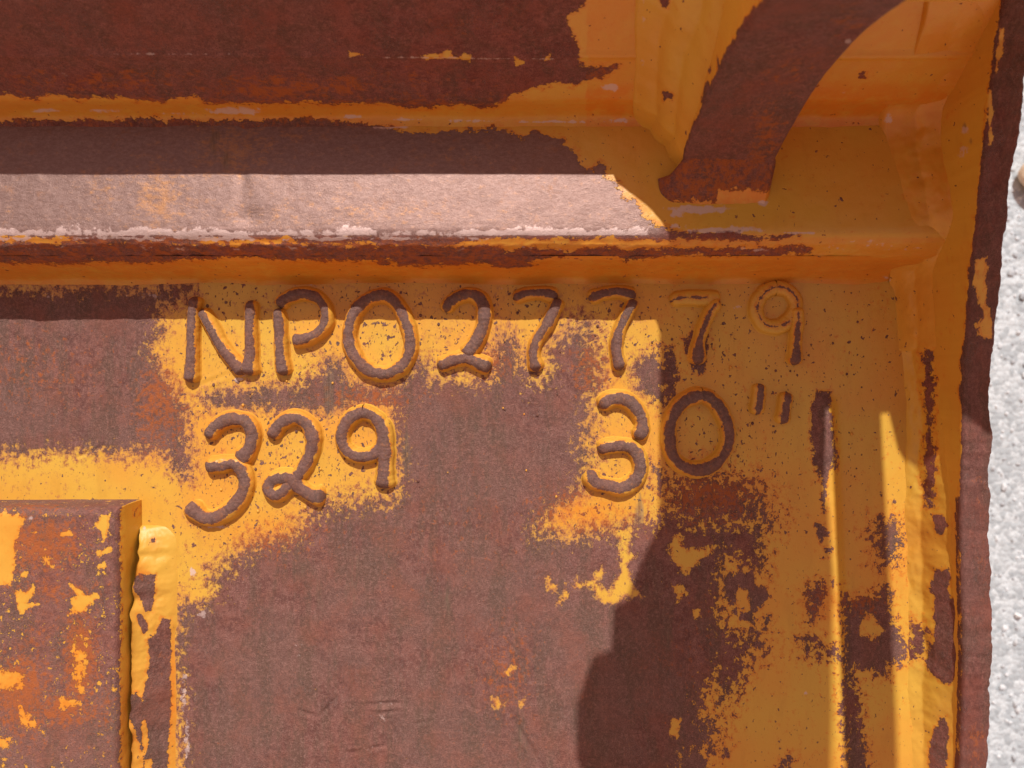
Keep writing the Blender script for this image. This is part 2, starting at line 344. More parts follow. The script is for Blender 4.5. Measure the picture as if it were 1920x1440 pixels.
xs = axis((-491, -330, 12), (-330, 256, 1.0))
ys = axis((-340, -250, 6), (-250, 76, 1.0))
X, Y = np.meshgrid(xs, ys)
Z = 0.35 * fbm(X / 60, Y / 60, 3) + 0.10 * fbm(X / 9, Y / 14, 5)
Z = Z + 3.0 * np.clip((X - 205) / 45, 0, 1) ** 2 + (4.2 + 0.8 * fbm(Y / 14, Y * 0, 6)) * np.exp(-((X - 189.5 + 0.045 * Y) / 6.0) ** 2) * np.clip((-Y - 3) / 9, 0, 1)
GOUGE = [((955, 1332), (1012, 1432), 1.0, 1.7), ((972, 1345), (1000, 1385), 0.7, 1.2), ((556, 1332), (600, 1345), 0.6, 1.3), ((600, 1345), (632, 1305), 0.8, 1.3), ((690, 1322), (752, 1318), 0.9, 1.5), ((705, 1338), (748, 1334), 0.7, 1.2), ((690, 1405), (722, 1398), 0.7, 1.3), ((650, 1412), (674, 1408), 0.7, 1.3), ((778, 1358), (802, 1352), 0.6, 1.2), ((846, 1050), (842, 1125), 0.5, 1.2), ((870, 1312), (890, 1330), 0.5, 1.2), ((520, 1270), (535, 1330), 0.5, 1.3), ((735, 1360), (742, 1385), 0.6, 1.5), ((1000, 1080), (1015, 1074), 0.5, 1.2), ((1060, 760), (1080, 782), 0.4, 1.1), ((1035, 850), (1060, 870), 0.4, 1.1), ((770, 800), (772, 850), 0.4, 1.2), ((280, 790), (310, 762), 0.4, 1.1), ((140, 860), (195, 835), 0.5, 1.2), ((370, 725), (430, 700), 0.3, 1.4), ((480, 1150), (478, 1230), 0.4, 1.2), ((930, 1150), (915, 1230), 0.3, 1.2), ((620, 1180), (618, 1260), 0.3, 1.2), ((560, 700), (585, 680), 0.3, 1.0)]
PX, PY = project(X, Y, Z)
for (ax, ay), (bx, by), dep, wid in GOUGE:
    ex, ey = bx - ax, by - ay; L2 = ex * ex + ey * ey
    m = (PX > min(ax, bx) - 25) & (PX < max(ax, bx) + 25) & (PY > min(ay, by) - 25) & (PY < max(ay, by) + 25)
    t_ = np.clip(((PX[m] - ax) * ex + (PY[m] - ay) * ey) / L2, 0, 1)
    d_ = np.hypot(PX[m] - ax - t_ * ex, PY[m] - ay - t_ * ey) * 0.325
    env = np.sin(np.pi * np.clip(t_, 0.03, 0.97)) ** 0.5 * (0.7 + 0.6 * vnoise(t_ * 9, t_ * 0, int(ax)))
    Z[m] += dep * env * (-1.0 * np.exp(-(d_ / wid) ** 2) + 0.75 * np.exp(-((d_ - 1.7 * wid) / (0.7 * wid)) ** 2))
b = Builder().grid(X, Y, Z, **plate_fields(PX, PY))
plate = b.build('cover_plate', M_plate)

# ------------------------------------------------------------------ weld fillet and bar in front of the back wall
# profile of the fillet (y, h)
xr = axis((-491, -335, 10), (-335, 262, 1.0))
def loft(prof, n, xr, wob=None):
    P = np.asarray(prof, float)
    d = np.r_[0, np.cumsum(np.hypot(np.diff(P[:, 0]), np.diff(P[:, 1])))]
    t = np.linspace(0, d[-1], n)
    yy = np.interp(t, d, P[:, 0]); hh = np.interp(t, d, P[:, 1])
    # light smoothing
    for _ in range(2):
        yy[1:-1] = (yy[:-2] + 2 * yy[1:-1] + yy[2:]) / 4; hh[1:-1] = (hh[:-2] + 2 * hh[1:-1] + hh[2:]) / 4
    Xg = np.broadcast_to(xr, (n, len(xr))).copy()
    Yg = np.repeat(yy[:, None], len(xr), 1); Hg = np.repeat(hh[:, None], len(xr), 1)
    tt = np.repeat((t / d[-1])[:, None], len(xr), 1)
    return Xg, Yg, Hg, tt

def tilt(x): return -0.0 * x
X, Y, Z, t = loft([(58, -1.5), (61.5, 0.2), (64, 2.5), (66.5, 9), (68.8, 19), (70.5, 29), (72.5, 33)], 46, xr)
amp = np.sin(np.pi * np.clip(t, 0, 1))
lump = fbm(X / 26, t * 2.2, 11) * 1.3 + fbm(X / 7, t * 4, 12) * 0.35
Y = Y - amp * lump; Z = Z + amp * lump * 0.25
Y = Y - 1.2 * (1 - t) * fbm(X / 30, X * 0, 8)
PX, PY = project(X, Y, Z)
rf = ops_field(PX, PY, [(1, 14, [(-400, 430), (2000, 430), (1530, 462), (1520, 474), (1400, 476), (1250, 478), (1170, 492), (1160, 478), (1100, 470), (960, 500), (880, 492), (750, 500), (735, 490), (560, 486), (430, 480), (300, 492), (-400, 494)])])
fl = blobs(PX, PY, [(720, 493, 16, 7, 1), (960, 497, 50, 6, 1)])
b = Builder().grid(X, Y, Z, rust=np.maximum(rf, fl * 2 - 1), stain=0.75 + 0 * X, dust=blobs(PX, PY, [(1380, 470, 60, 8, .4), (500, 515, 60, 5, .4), (1660, 520, 14, 8, .6)]), speck=0.2 + 0 * X)  # orange bounce light and pale glints put into the fillet colour
b.build('weld_fillet', M_hard)

prof = [(71.0, 22), (71.2, 29), (72.2, 32), (75.2, 36.5), (78, 40.2), (80.5, 42.4), (82.5, 43.6), (84, 43.9), (86, 43.9), (90, 43.5), (105, 41.6), (125, 39.0), (152, 35.5)]
P = np.asarray(prof)
ds = np.r_[0, np.cumsum(np.hypot(np.diff(P[:, 0]), np.diff(P[:, 1])))]
tv = axis((0, 21, 0.55), (21, ds[-1], 1.0))
yy = np.interp(tv, ds, P[:, 0]); hh = np.interp(tv, ds, P[:, 1])
X = np.broadcast_to(xr, (len(tv), len(xr))).copy()
Y = np.repeat(yy[:, None], len(xr), 1); Z = np.repeat(hh[:, None], len(xr), 1); Tt = np.repeat(tv[:, None], len(xr), 1)
lip = np.exp(-((Tt - 17.5) / 4.5) ** 2)                       # torn upper lip
right = interp(X, [(-400, 1), (60, 1), (95, 0.6), (150, 0.35), (262, 0.25)])
Z = Z + right * lip * (0.9 * fbm(X / 16, Tt / 9, 21) + 0.7 * fbm(X / 4, Tt / 3.5, 22))
Y = Y + right * lip * (1.1 * fbm(X / 22, Tt / 14, 23) + 0.7 * fbm(X / 5, Tt / 6, 24))
Z = Z + right * 0.95 * np.exp(-((Tt - 18.6) / 2.4) ** 2) * (0.35 + 0.9 * vnoise(X / 7, X * 0, 29))
face = np.exp(-((Tt - 9) / 6.5) ** 2)
Y = Y - right * face * (1.0 * fbm(X / 14, Tt / 4, 25) + 1.1 * fbm(X / 5, Tt / 2.2, 26))
Z = Z + (Tt > 20) * (0.25 * fbm(X / 18, Y / 14, 27) + 0.10 * fbm(X / 5, Y / 5, 28)) + 3.5 * np.clip((X - 190) / 50, 0, 1) ** 2
Z = Z - 0.8 * np.exp(-((X + 145) / 9) ** 2 - ((Y - 92) / 6) ** 2) - 0.5 * np.exp(-((X + 150) / 4) ** 2) * np.clip((Y - 90) / 20, 0, 1)
PX, PY = project(X, Y, Z)
TR_OPS = [(1, 13, [(-400, 232), (0, 230), (50, 225), (150, 228), (235, 230), (242, 220), (290, 222), (312, 233), (330, 226), (370, 230), (440, 226), (530, 228), (560, 222), (610, 226), (650, 230), (700, 236), (760, 246), (840, 250), (930, 240), (960, 250), (982, 259), (1000, 248), (1060, 268), (1080, 285), (1085, 300), (1100, 320), (1115, 325), (1125, 305), (1136, 310), (1132, 332), (1158, 342), (1165, 370), (1176, 380), (1186, 369), (1196, 386), (1204, 398), (1212, 408), (1218, 416), (1245, 426), (1270, 436), (1260, 446), (-400, 446)]),
          (1, 10, [(-400, 430), (1240, 436), (1500, 441), (1420, 450), (1000, 447), (900, 450), (700, 452), (640, 446), (420, 449), (260, 444), (-400, 444)]),
          (1, 12, [(165, 436), (340, 438), (372, 446), (370, 460), (150, 458), (130, 446)]), (1, 12, [(548, 440), (640, 436), (900, 440), (912, 452), (760, 462), (550, 456)]),
          (1, 12, [(-400, 452), (200, 455), (300, 453), (420, 460), (560, 455), (660, 462), (800, 460), (900, 462), (960, 470), (1000, 462), (1060, 470), (1100, 465), (1140, 466), (1180, 470), (1260, 462), (1330, 470), (1420, 463), (1520, 462), (1525, 475), (1380, 480), (1250, 478), (1180, 494), (1000, 505), (-400, 505)])]
wob = 5 * fbm(PX / 40, PX * 0, 41) + 4 * fbm(PX / 11, PX * 0, 42)
rust = ops_field(PX, PY + wob * (PY > 430), TR_OPS)
worn = interp(PY, [(200, 0), (318, 0.55), (345, 0.9), (410, 1.0), (424, 1.0), (436, 0.6), (442, 0.0)]) * np.clip((1260 - PX) / 30, 0, 1)
worn = interp(PY, [(150, 1.0), (340, 1.0), (424, 1.0), (438, 0.8), (448, 0.0)]) * np.clip((1260 - PX) / 30, 0, 1)
wlip = 5 + 17 * vnoise(PX / 55, PX * 0, 48) ** 1.5 + 5 * vnoise(PX / 12, PX * 0, 49)
dust = np.where(PY < 441, np.exp(-(np.clip(437 - PY, 0, 200) / wlip) ** 1.6), 0) * 0.80 * np.clip((1240 - PX) / 40, 0, 1) * (0.7 + 0.5 * vnoise(PX / 60, PX * 0, 44))  # sun highlight along the torn lip, painted in as pale colour
dust = np.maximum(dust, np.exp(-((PY - 446 - wob) / 5) ** 2) * 0.80 * np.clip((1100 - PX) / 200, 0.3, 1) * (0.45 + vnoise(PX / 45, PX * 0, 46)))
dust = np.maximum(dust, np.exp(-((PY - 466 + wob) / 6) ** 2) * 0.38 * (0.4 + vnoise(PX / 30, PX * 0, 47)))
dust = np.maximum(dust, blobs(PX, PY, [(1310, 393, 75, 10, .95), (1270, 400, 22, 12, .8), (1350, 432, 110, 7, .85), (1430, 380, 14, 8, .9), (1390, 430, 50, 9, .8), (1500, 437, 60, 4, .8), (1600, 452, 90, 6, .5), (1640, 460, 60, 10, .55), (1270, 425, 20, 10, .7), (1545, 207, 22, 8, .95), (1490, 207, 16, 7, .8), (1663, 220, 9, 14, .7), (200, 230, 80, 5, .6), (130, 228, 25, 6, .6), (450, 225, 60, 9, .8), (470, 232, 30, 6, .8), (730, 238, 60, 5, .7), (920, 232, 150, 6, .62), (1100, 228, 120, 5, .75), (1165, 224, 14, 6, .9), (590, 228, 30, 5, .6)]))  # blobs at the weld toes: sky reflections painted as pale patches
stain = blobs(PX, PY, [(300, 370, 55, 60, .8), (440, 280, 90, 50, .75), (640, 400, 300, 30, .35), (850, 290, 90, 40, .35), (560, 250, 120, 20, .4), (200, 350, 60, 40, .4)]) + 0.6 * np.clip((PY - 440) / 8, 0, 1)
scuff = blobs(PX, PY, [(400, 270, 9, 35, .7), (425, 300, 12, 25, .7), (405, 255, 10, 14, .8)])
b = Builder().grid(X, Y, Z, rust=rust, worn=worn, dust=dust, stain=stain, scuff=scuff, speck=0.25 + 0 * X)
b.build('hinge_bar', M_bar)

# ------------------------------------------------------------------ the back wall above the bar and its fillet
def yr(h): return interp(h, [(30, 149), (44, 150.5), (56, 152), (81, 164.3), (108, 180.3), (112, 185), (118, 197), (150, 262), (158, 330)])
xr2 = axis((-491, -420, 10), (-420, 250, 1.25))
X, Y, Z, t = loft([(143, 36), (147, 37), (149.8, 39.5), (151.3, 44), (152.3, 50), (153.7, 57), (156.8, 63.5), (159.8, 68)], 30, xr2)
amp = np.sin(np.pi * t)
lump = 0.9 * fbm(X / 24, t * 2, 31) + 0.3 * fbm(X / 7, t * 3, 32)
Y = Y - amp * lump
Y = Y - (1 - t) * 1.0 * fbm(X / 18, X * 0, 33)
PX, PY = project(X, Y, Z)
RW = [(1, 12, [(-400, -400), (1085, -400), (1100, -5), (1085, 20), (1063, 28), (1072, 60), (1080, 80), (1089, 100), (1083, 119), (1120, 125), (1160, 119), (1160, 128), (1130, 143), (1075, 158), (1050, 154), (985, 166), (950, 184), (930, 198), (900, 203), (870, 196), (760, 203), (750, 198), (690, 193), (610, 196), (580, 190), (500, 194), (385, 191), (370, 180), (300, 191), (220, 183), (130, 184), (85, 174), (70, 184), (10, 176), (-400, 176)]),
      (-1, 8, [(656, 95), (684, 99), (682, 106), (656, 106)]),
      (-1, 8, [(772, 108), (800, 104), (832, 96), (842, 93), (858, 104), (885, 103), (882, 114), (850, 110), (802, 114)]),
      (-1, 7, [(962, 103), (972, 108), (981, 118), (968, 124)]),
      (-1, 7, [(1034, 96), (1030, 112), (1018, 118)]),
      (1, 8, [(1608, 137), (1622, 135), (1622, 146), (1610, 147)])]
def wall_fields(PX, PY):
    rust = ops_field(PX, PY, RW)
    stain = np.maximum(blobs(PX, PY, [(510, 165, 150, 30, .85), (200, 150, 300, 35, .6), (700, 150, 250, 35, .5), (650, 160, 50, 30, .8), (880, 45, 80, 25, .5), (100, 60, 200, 40, .2), (780, 180, 100, 20, .5)]), np.clip((PY - 150) / 40, 0, 1) * 0.6 + 0.55 * (PX > 1100))  # right of the ear the warm tone of the shade is painted in
    dust = np.maximum(blobs(PX, PY, [(200, 208, 60, 6, .75), (90, 207, 40, 5, .8), (330, 213, 80, 5, .6), (440, 208, 70, 10, .85), (660, 219, 25, 5, .9), (760, 224, 40, 4, .7), (890, 227, 90, 5, .7), (1145, 163, 22, 9, .9), (1030, 228, 120, 4, .8), (1160, 226, 20, 6, .9), (1580, 170, 40, 10, .35), (300, 160, 60, 12, .35), (930, 180, 20, 12, .5), (130, 140, 40, 10, .35)]),  # glints of sky along the fillet, put into the colour
                      0.62 * np.exp(-((PY - 97 - PX * 0.014) / 3.0) ** 2) * (PX < 1090))
    return dict(rust=rust, stain=stain, dust=dust, speck=0.16 + 0 * PX)
fw = wall_fields(PX, PY); fw['rust'] = np.maximum(fw['rust'], ops_field(PX, PY + 2, TR_OPS[:1]))
b = Builder().grid(X, Y, Z, **fw); b.build('weld_fillet', M_hard)

hv = axis((52, 118, 1.2), (118, 158, 4))
X = np.broadcast_to(xr2, (len(hv), len(xr2))).copy(); Z = np.repeat(hv[:, None], len(xr2), 1); Y = yr(Z)
ridge = np.exp(-((Z - 82.5) / 1.3) ** 2)
Y = Y + 0.5 * fbm(X / 40, Z / 25, 35) - 0.9 * ridge * (Z < 84) + 0.8 * np.clip((Z - 82) / 2, 0, 1)
PX, PY = project(X, Y, Z)
b = Builder().grid(X, Y, Z, **wall_fields(PX, PY)); b.build('back_wall', M_bar)

# ------------------------------------------------------------------ side plate with its worn edge
yv = axis((-420, -250, 6), (-250, 200, 1.0), (200, 330, 6))
def ragged(y, s, a): return a * (0.55 * fbm(y / 26, y * 0, s) + 0.35 * fbm(y / 7, y * 0, s + 1) + 0.15 * fbm(y / 2.5, y * 0, s + 2))
TH = 16.5
xin = Xs(yv) + ragged(yv, 51, 0.7); xout = Xs(yv) + TH + ragged(yv, 55, 3.0)
top = hs(yv) + ragged(yv, 59, 1.6)
def side_section():
    rows = []
    base = -H * np.ones_like(yv)
    base = np.where(yv < -300, -H + (-300 - yv) * 1.5, base)
    for f in np.linspace(0, 1, 5)[:-1]: rows.append((xin + 0, base + (top - 70 - base) * f, 0))
    for f in np.linspace(0, 1, 40): rows.append((xin, top - 70 + (70 - 2.2) * f, 0))
    rows.append((xin + 0.5, top - 0.8, 0.6))
    for f in np.linspace(0.08, 0.92, 14):
        rows.append((xin + (xout - xin) * f, top - 0.25 + 0.9 * np.sin(np.pi * f) * fbm(yv / 12, yv * 0 + f * 3, 63) - 1.4 * max(0, f - 0.6) * (1 + fbm(yv / 9, yv * 0, 64)), 1))
    rows.append((xout - 0.2, top - 2.0, 1)); rows.append((xout, top - 5, 1))
    for f in np.linspace(0.2, 1, 6): rows.append((xout * (1 - f) + (Xs(yv) + TH) * f, (top - 5) * (1 - f) + base * f, 0.3))
    return rows
rows = side_section()
X = np.stack([r[0] for r in rows]); Z = np.stack([r[1] for r in rows]); Y = np.broadcast_to(yv, X.shape).copy(); E = np.stack([np.full(len(yv), r[2]) for r in rows])
PX, PY = project(X, Y, Z)
rust = np.where(E > 0.5, 1.0, np.where(E > 0.4, 0.3, -1.0))
depth = top[None, :] - Z
rust = np.maximum(rust, np.where((E < 0.1), np.clip(0.35 - depth / 4.0 + 0.6 * fbm(Y / 12, Y * 0, 71), -1, 1), -1))
rust = np.where(E > 0.5, np.minimum(rust, -ops_field(PX, PY, [(1, 10, [(1830, 488), (1846, 482), (1852, 500), (1850, 560), (1857, 590), (1858, 636), (1836, 630), (1830, 610), (1844, 590), (1830, 550), (1826, 520)]), (1, 7, [(1874, 52), (1884, 52), (1882, 90), (1868, 140), (1864, 140), (1870, 90)]), (1, 6, [(1853, 168), (1860, 168), (1860, 270), (1855, 276)])])), rust)
rust = np.where((E < 0.1) & (PY > 930) & (depth < 6), np.maximum(rust, 0.2), rust)
b = Builder().grid(X, Y, Z, flip=True, rust=rust, stain=np.where(E > .5, blobs(PX, PY, [(1838, 1080, 20, 200, .35), (1830, 1400, 30, 60, .7), (1838, 900, 20, 80, .4)]), 0.0), dust=blobs(PX, PY, [(1808, 245, 16, 12, .62), (1806, 285, 20, 18, .66)]), scuff=blobs(PX, PY, [(1809, 240, 5, 12, .9), (1820, 265, 6, 8, .6)]), speck=0.12 + 0 * X)
o = b.build('side_plate', M_edge)

# weld between plate / bar / wall and the side plate
ST = np.array([  # toe x, toe y, toe h, face y, face h
    (238, -400, 0, -400, 10), (238, -330, 0, -330, 14), (237, -228, 0, -228, 23), (236, -160, 0, -160, 32), (236, -92, 0, -92, 34.5), (237, -26, 0, -26, 31.5), (236, 10, 0, 10, 30),
    (232, 45, 0, 45, 30), (230, 60, 0.5, 63, 31.5), (226, 68, 12, 70, 36), (221, 73, 32, 76, 43), (218, 83, 44, 88, 55), (215, 100, 42.5, 104, 56), (212, 115, 40.5, 118, 51.5),
    (208, 140, 37.5, 143, 51), (205, 151, 45, 153, 57), (202, 157, 66, 158, 70), (200, 164, 81, 166, 84), (196, 176, 106, 177, 100), (192, 186, 120, 188, 112), (188, 230, 138, 230, 130)], float)
d = np.r_[0, np.cumsum(np.linalg.norm(np.diff(ST[:, :3], axis=0), axis=1))]
sv = axis((0, 170, 6), (170, d[-1], 1.0))
C = [np.interp(sv, d, ST[:, i]) for i in range(5)]
def smooth1(a, n=5):
    k = np.ones(2 * n + 1) / (2 * n + 1); p = np.pad(a, n, mode='edge'); return np.convolve(p, k, 'valid')
C = [smooth1(c, 7) for c in C]
u = np.linspace(0, 1, 44); U = np.broadcast_to(u, (len(sv), 44)); S = np.repeat(sv[:, None], 44, 1)
TX, TY, TH_, FY, FH = [np.repeat(c[:, None], 44, 1) for c in C]
TX = TX + 2.2 * fbm(S / 30, S * 0, 81)
FX = Xs(FY) + 1.0
FH = FH + 2.0 * fbm(S / 20, S * 0, 82)
X = TX + (FX - TX) * U; Y = TY + (FY - TY) * U; Z = TH_ + (FH - TH_) * U ** np.where(TY < 20, 1.75, 1.15)
passes = np.abs(np.sin(np.pi * (U * 2.0 + 0.18 * fbm(S / 22, S * 0, 83))))
bul = np.sin(np.pi * U) ** 0.7 * (-1.6 + 1.5 * passes + 1.5 * fbm(S / 16, U * 2, 84) + 0.5 * fbm(S / 5, U * 5, 85))
X = X - bul * 0.75; Z = Z + bul * 0.65
Z[:, 0] -= 2.0 + 4 * (TH_[:, 0] > 20); X[:, 0] -= 1.0; Y[:, 0] += 5 * (TH_[:, 0] > 50); Y[:, 1] += 2 * (TH_[:, 0] > 50)
PX, PY = project(X, Y, Z)
SW = [(1, 9, [(1755, 1065), (1768, 1075), (1780, 1060), (1782, 1085), (1776, 1105), (1790, 1130), (1800, 1170), (1798, 1240), (1785, 1280), (1770, 1282), (1745, 1265), (1735, 1240), (1752, 1200), (1752, 1120), (1742, 1105)]),
      (1, 40, [(1705, 1175), (1735, 1185), (1745, 1220), (1725, 1230), (1700, 1235)]),
      (1, 8, [(1750, 965), (1770, 968), (1778, 985), (1765, 1005), (1756, 1000)]),
      (1, 9, [(1762, 1345), (1775, 1342), (1780, 1380), (1772, 1440), (1768, 1500), (1740, 1500), (1745, 1390)]),
      (1, 22, [(1733, 655), (1750, 660), (1752, 720), (1745, 800), (1750, 950), (1738, 950), (1735, 800)]),
      (1, 8, [(1746, 465), (1758, 458), (1756, 470), (1750, 472)])]
b = Builder().grid(X, Y, Z, rust=ops_field(PX, PY, SW), stain=np.clip((500 - PY) / 200, 0.1, .58), dust=blobs(PX, PY, [(1660, 524, 12, 8, .9), (1665, 222, 10, 14, .7), (1710, 450, 12, 30, .35)]), speck=0.2 + 0 * X)
b.build('weld_fillet', M_hard)

# ------------------------------------------------------------------ hinge ear
EF = [(104, 14), (108, 24), (111, 33), (116, 46), (121, 60), (128, 80), (134, 101), (138.3, 120), (140, 140), (140.6, 157), (139.6, 173), (136.4, 196), (128.5, 235), (113, 285), (94, 330)]
E_ = np.array(EF, float)
hv = axis((14, 215, 1.3), (215, 330, 5)); yf = np.interp(hv, E_[:, 1], E_[:, 0]); yf = smooth1(yf, 4)
XL, XR = 92.0, 141.0
B = Builder()
# front edge (thickness of the plate)
uu = np.r_[0, 0.008, 0.02, 0.045, np.linspace(0.07, 0.93, 38), 0.955, 0.98, 0.992, 1]
U, Hh = np.meshgrid(uu, hv); Yf = np.repeat(yf[:, None], len(uu), 1)
rnd = 2.4 * (1 - np.sqrt(np.clip(1 - (np.clip(0.05 - U, 0, 1) / 0.05) ** 2, 0, 1))) + 1.6 * (1 - np.sqrt(np.clip(1 - (np.clip(U - 0.95, 0, 1) / 0.05) ** 2, 0, 1)))
X = XL + (XR - XL) * U + (1 - U) ** 6 * (1.2 * fbm(Hh / 15, Hh * 0, 91) + 0.9 * fbm(Hh / 4, Hh * 0, 92))
Y = Yf + rnd + 0.45 * fbm(X / 12, Hh / 12, 93) + 0.2 * fbm(X / 4, Hh / 4, 94)
PX, PY = project(X, Y, Hh)
rust = np.full(X.shape, 1.0)
B.grid(X, Y, Hh, rust=rust, stain=blobs(PX, PY, [(1310, 340, 60, 35, .9), (1440, 250, 30, 60, .75), (1480, 130, 60, 50, .35), (1590, 40, 40, 40, .45), (1420, 300, 25, 60, .7)]) + 0.22, dust=blobs(PX, PY, [(1590, 78, 9, 8, .8), (1320, 325, 22, 14, .5), (1440, 20, 8, 30, .3), (1412, 50, 6, 20, .3)]), worn=0.08 + 0 * X)
# faces
for side, xx in ((-1, XL), (1, XR)):
    off = axis((0, 3, 0.6), (3, 70, 1.6), (70, 215, 12))
    O, Hh = np.meshgrid(off, hv); Yf = np.repeat(yf[:, None], len(off), 1)
    e0 = 1.2 * fbm(Hh / 15, Hh * 0, 91) + 0.9 * fbm(Hh / 4, Hh * 0, 92) if side < 0 else 0
    X = xx + np.exp(-O / 4) * e0 + 0.25 * fbm(O / 20, Hh / 30, 95)
    Y = Yf + (2.4 if side < 0 else 1.6) + O
    PX, PY = project(X, Y, Hh)
    crk = ops_field(PX, PY, [(1, 5, [(1308, -10), (1313, -10), (1306, 80), (1311, 100), (1309, 140), (1302, 180), (1296, 215), (1286, 300), (1280, 330), (1275, 320), (1283, 210), (1297, 170), (1300, 110), (1304, 70)]), (1, 5, [(1324, 150), (1330, 152), (1328, 180), (1318, 205), (1314, 190)]), (1, 4, [(1344, 107), (1347, 108), (1350, 128), (1347, 130)]), (1, 4, [(1326, 122), (1333, 128), (1331, 140), (1328, 138)]), (1, 5, [(1432, -10), (1440, -10), (1436, 8), (1432, 4)])])
    edge_r = np.clip(0.5 - O / 2.2 + 0.8 * fbm(Hh / 8, Hh * 0, 96), -1, 1)
    B.grid(X, Y, Hh, flip=(side > 0), rust=np.maximum(crk if side < 0 else -1, edge_r), speck=0.12 + 0 * X)
ear = B.build('hinge_ear', M_hard)

def prism(name, prof, x0, x1, mat, parent, rust=-0.9, nx=2, lean=None):
    """closed outline in (y, h) pulled along x"""
    P = np.asarray(prof, float); n = len(P); Bq = Builder()
    X = np.repeat(np.linspace(x0, x1, nx)[:, None], n, 1); Y = np.broadcast_to(P[:, 0], X.shape).copy(); Z = np.broadcast_to(P[:, 1], X.shape).copy()
    if lean: X = X + np.array(lean)[:, None] * (Z - 245)
    Bq.grid(X, Y, Z, close_u=True, rust=rust + 0 * X)
    c = P.mean(0)
    for xx in (x0, x1):
        Xc = np.full((2, n), xx); Yc = np.stack([P[:, 0], np.full(n, c[0])]); Zc = np.stack([P[:, 1], np.full(n, c[1])])
        if lean: Xc = Xc + lean[0 if xx == x0 else 1] * (Zc - 245)
        Bq.grid(Xc, Yc, Zc, close_u=True, rust=rust + 0 * Xc)
    return Bq.build(name, mat, parent, smooth=False)

ear_top = [(94, 329.5), (84, 352), (78, 375), (74, 410), (84, 450), (110, 480), (150, 497), (195, 492), (235, 466), (258, 430), (270, 390), (290, 345), (306, 329.5)]
prism('ear_tip', ear_top, XL + 0.2, XR - 0.2, M_hard, ear)
ear_back = [(180, 20), (200, 20), (325, 60), (345, 140), (332, 205), (318, 270), (306, 330), (295, 330), (200, 330), (195, 200)]

def lathe_x(name, prof, yc, hc, mat, parent, rust=-0.9, n=48):
    """solid of revolution about an axis along x; prof = (x, radius)"""
    P = np.asarray(prof, float)
    a = np.linspace(0, 2 * math.pi, n, endpoint=False)
    A, _ = np.meshgrid(a, P[:, 0]); X = np.repeat(P[:, :1], n, 1); R = np.repeat(P[:, 1:], n, 1)
    return Builder().grid(X, yc + R * np.cos(A), hc + R * np.sin(A), close_u=True, rust=rust + 0 * X).build(name, mat, parent, smooth=False)

# unseen pin bosses above the picture, shaped to throw the shade on the right
lathe_x('pin_boss', [(42, 0.1), (42, 12), (44.5, 17), (48, 25), (52, 33), (63, 36), (64.5, 55), (72, 58), (79, 72), (87, 84), (92.5, 92)], 170, 402, M_hard, ear)
lathe_x('pin_boss', [(140.5, 108), (188, 108), (193.5, 96), (196, 70), (197, 0.1)], 170, 402, M_hard, ear)
lathe_x('pin_boss', [(140.5, 88), (186, 88), (190.5, 86), (191, 44), (231, 44), (236, 60), (246, 74), (262, 82), (300, 84), (302, 0.1)], 232, 200, M_hard, ear)
lk = [(232 + 46 * math.cos(a), 200 + 46 * math.sin(a)) for a in np.linspace(math.pi + .3, 2 * math.pi + .3, 12)] + [(170 + 62 * math.cos(a), 402 + 62 * math.sin(a)) for a in np.linspace(.3, math.pi + .3, 12)]
prism('shadow_bar', lk, 196.6, 223.5, M_hard, ear, lean=(0.055, 0.067))  # added unseen bar, shaped to throw the narrow dark column

# weld in the corner of ear and wall
hv = axis((34, 196, 1.0)); u = np.linspace(0, 1, 40); U, Hh = np.meshgrid(u, hv)
xl = interp(Hh, [(40, 68), (60, 64), (111, 57), (118, 58), (140, 68), (170, 81), (200, 90)]); D = interp(Hh, [(40, 30), (60, 30), (111, 34), (118, 34), (140, 32), (170, 26), (200, 14)])
xl = xl + 2.0 * fbm(Hh / 22, Hh * 0, 101); D = D + 1.5 * fbm(Hh / 18, Hh * 0, 102)
yb = np.where(Hh > 108, 180.3 + (Hh - 108) * 0.55, yr(Hh)) - 0.5
X = xl + (XL + 0.8 - xl) * U; Y = yb - D * U ** 1.1
pas = np.abs(np.sin(np.pi * (U * 3 + 0.22 * fbm(Hh / 20, Hh * 0, 103))))
bul = np.sin(np.pi * U) ** 0.8 * (-4.0 + 1.8 * pas + 1.2 * fbm(Hh / 16, U * 2, 104)) * np.clip((200 - Hh) / 80, 0, 1)
X = X - bul * 0.7; Y = Y - bul * 0.7
Y[:, 0] += 3; X[:, -1] += 1.5
PX, PY = project(X, Y, Hh)
rr = ops_field(PX, PY, [(1, 6, [(1238, -5), (1254, -5), (1252, 15), (1241, 14)]), (1, 6, [(1242, 172), (1252, 170), (1263, 180), (1260, 190), (1252, 184), (1245, 190)]), (1, 6, [(1226, 322), (1234, 322), (1235, 335), (1230, 346), (1226, 340)]), (1, 8, [(1252, 325), (1262, 315), (1268, 345), (1258, 355)])])
Builder().grid(X, Y, Hh, rust=rr, dust=blobs(PX, PY, [(1206, 20, 8, 60, .5), (1205, 110, 7, 40, .5)]), stain=0.15 + 0 * X, speck=0.12 + 0 * X).build('weld_fillet', M_hard, ear)

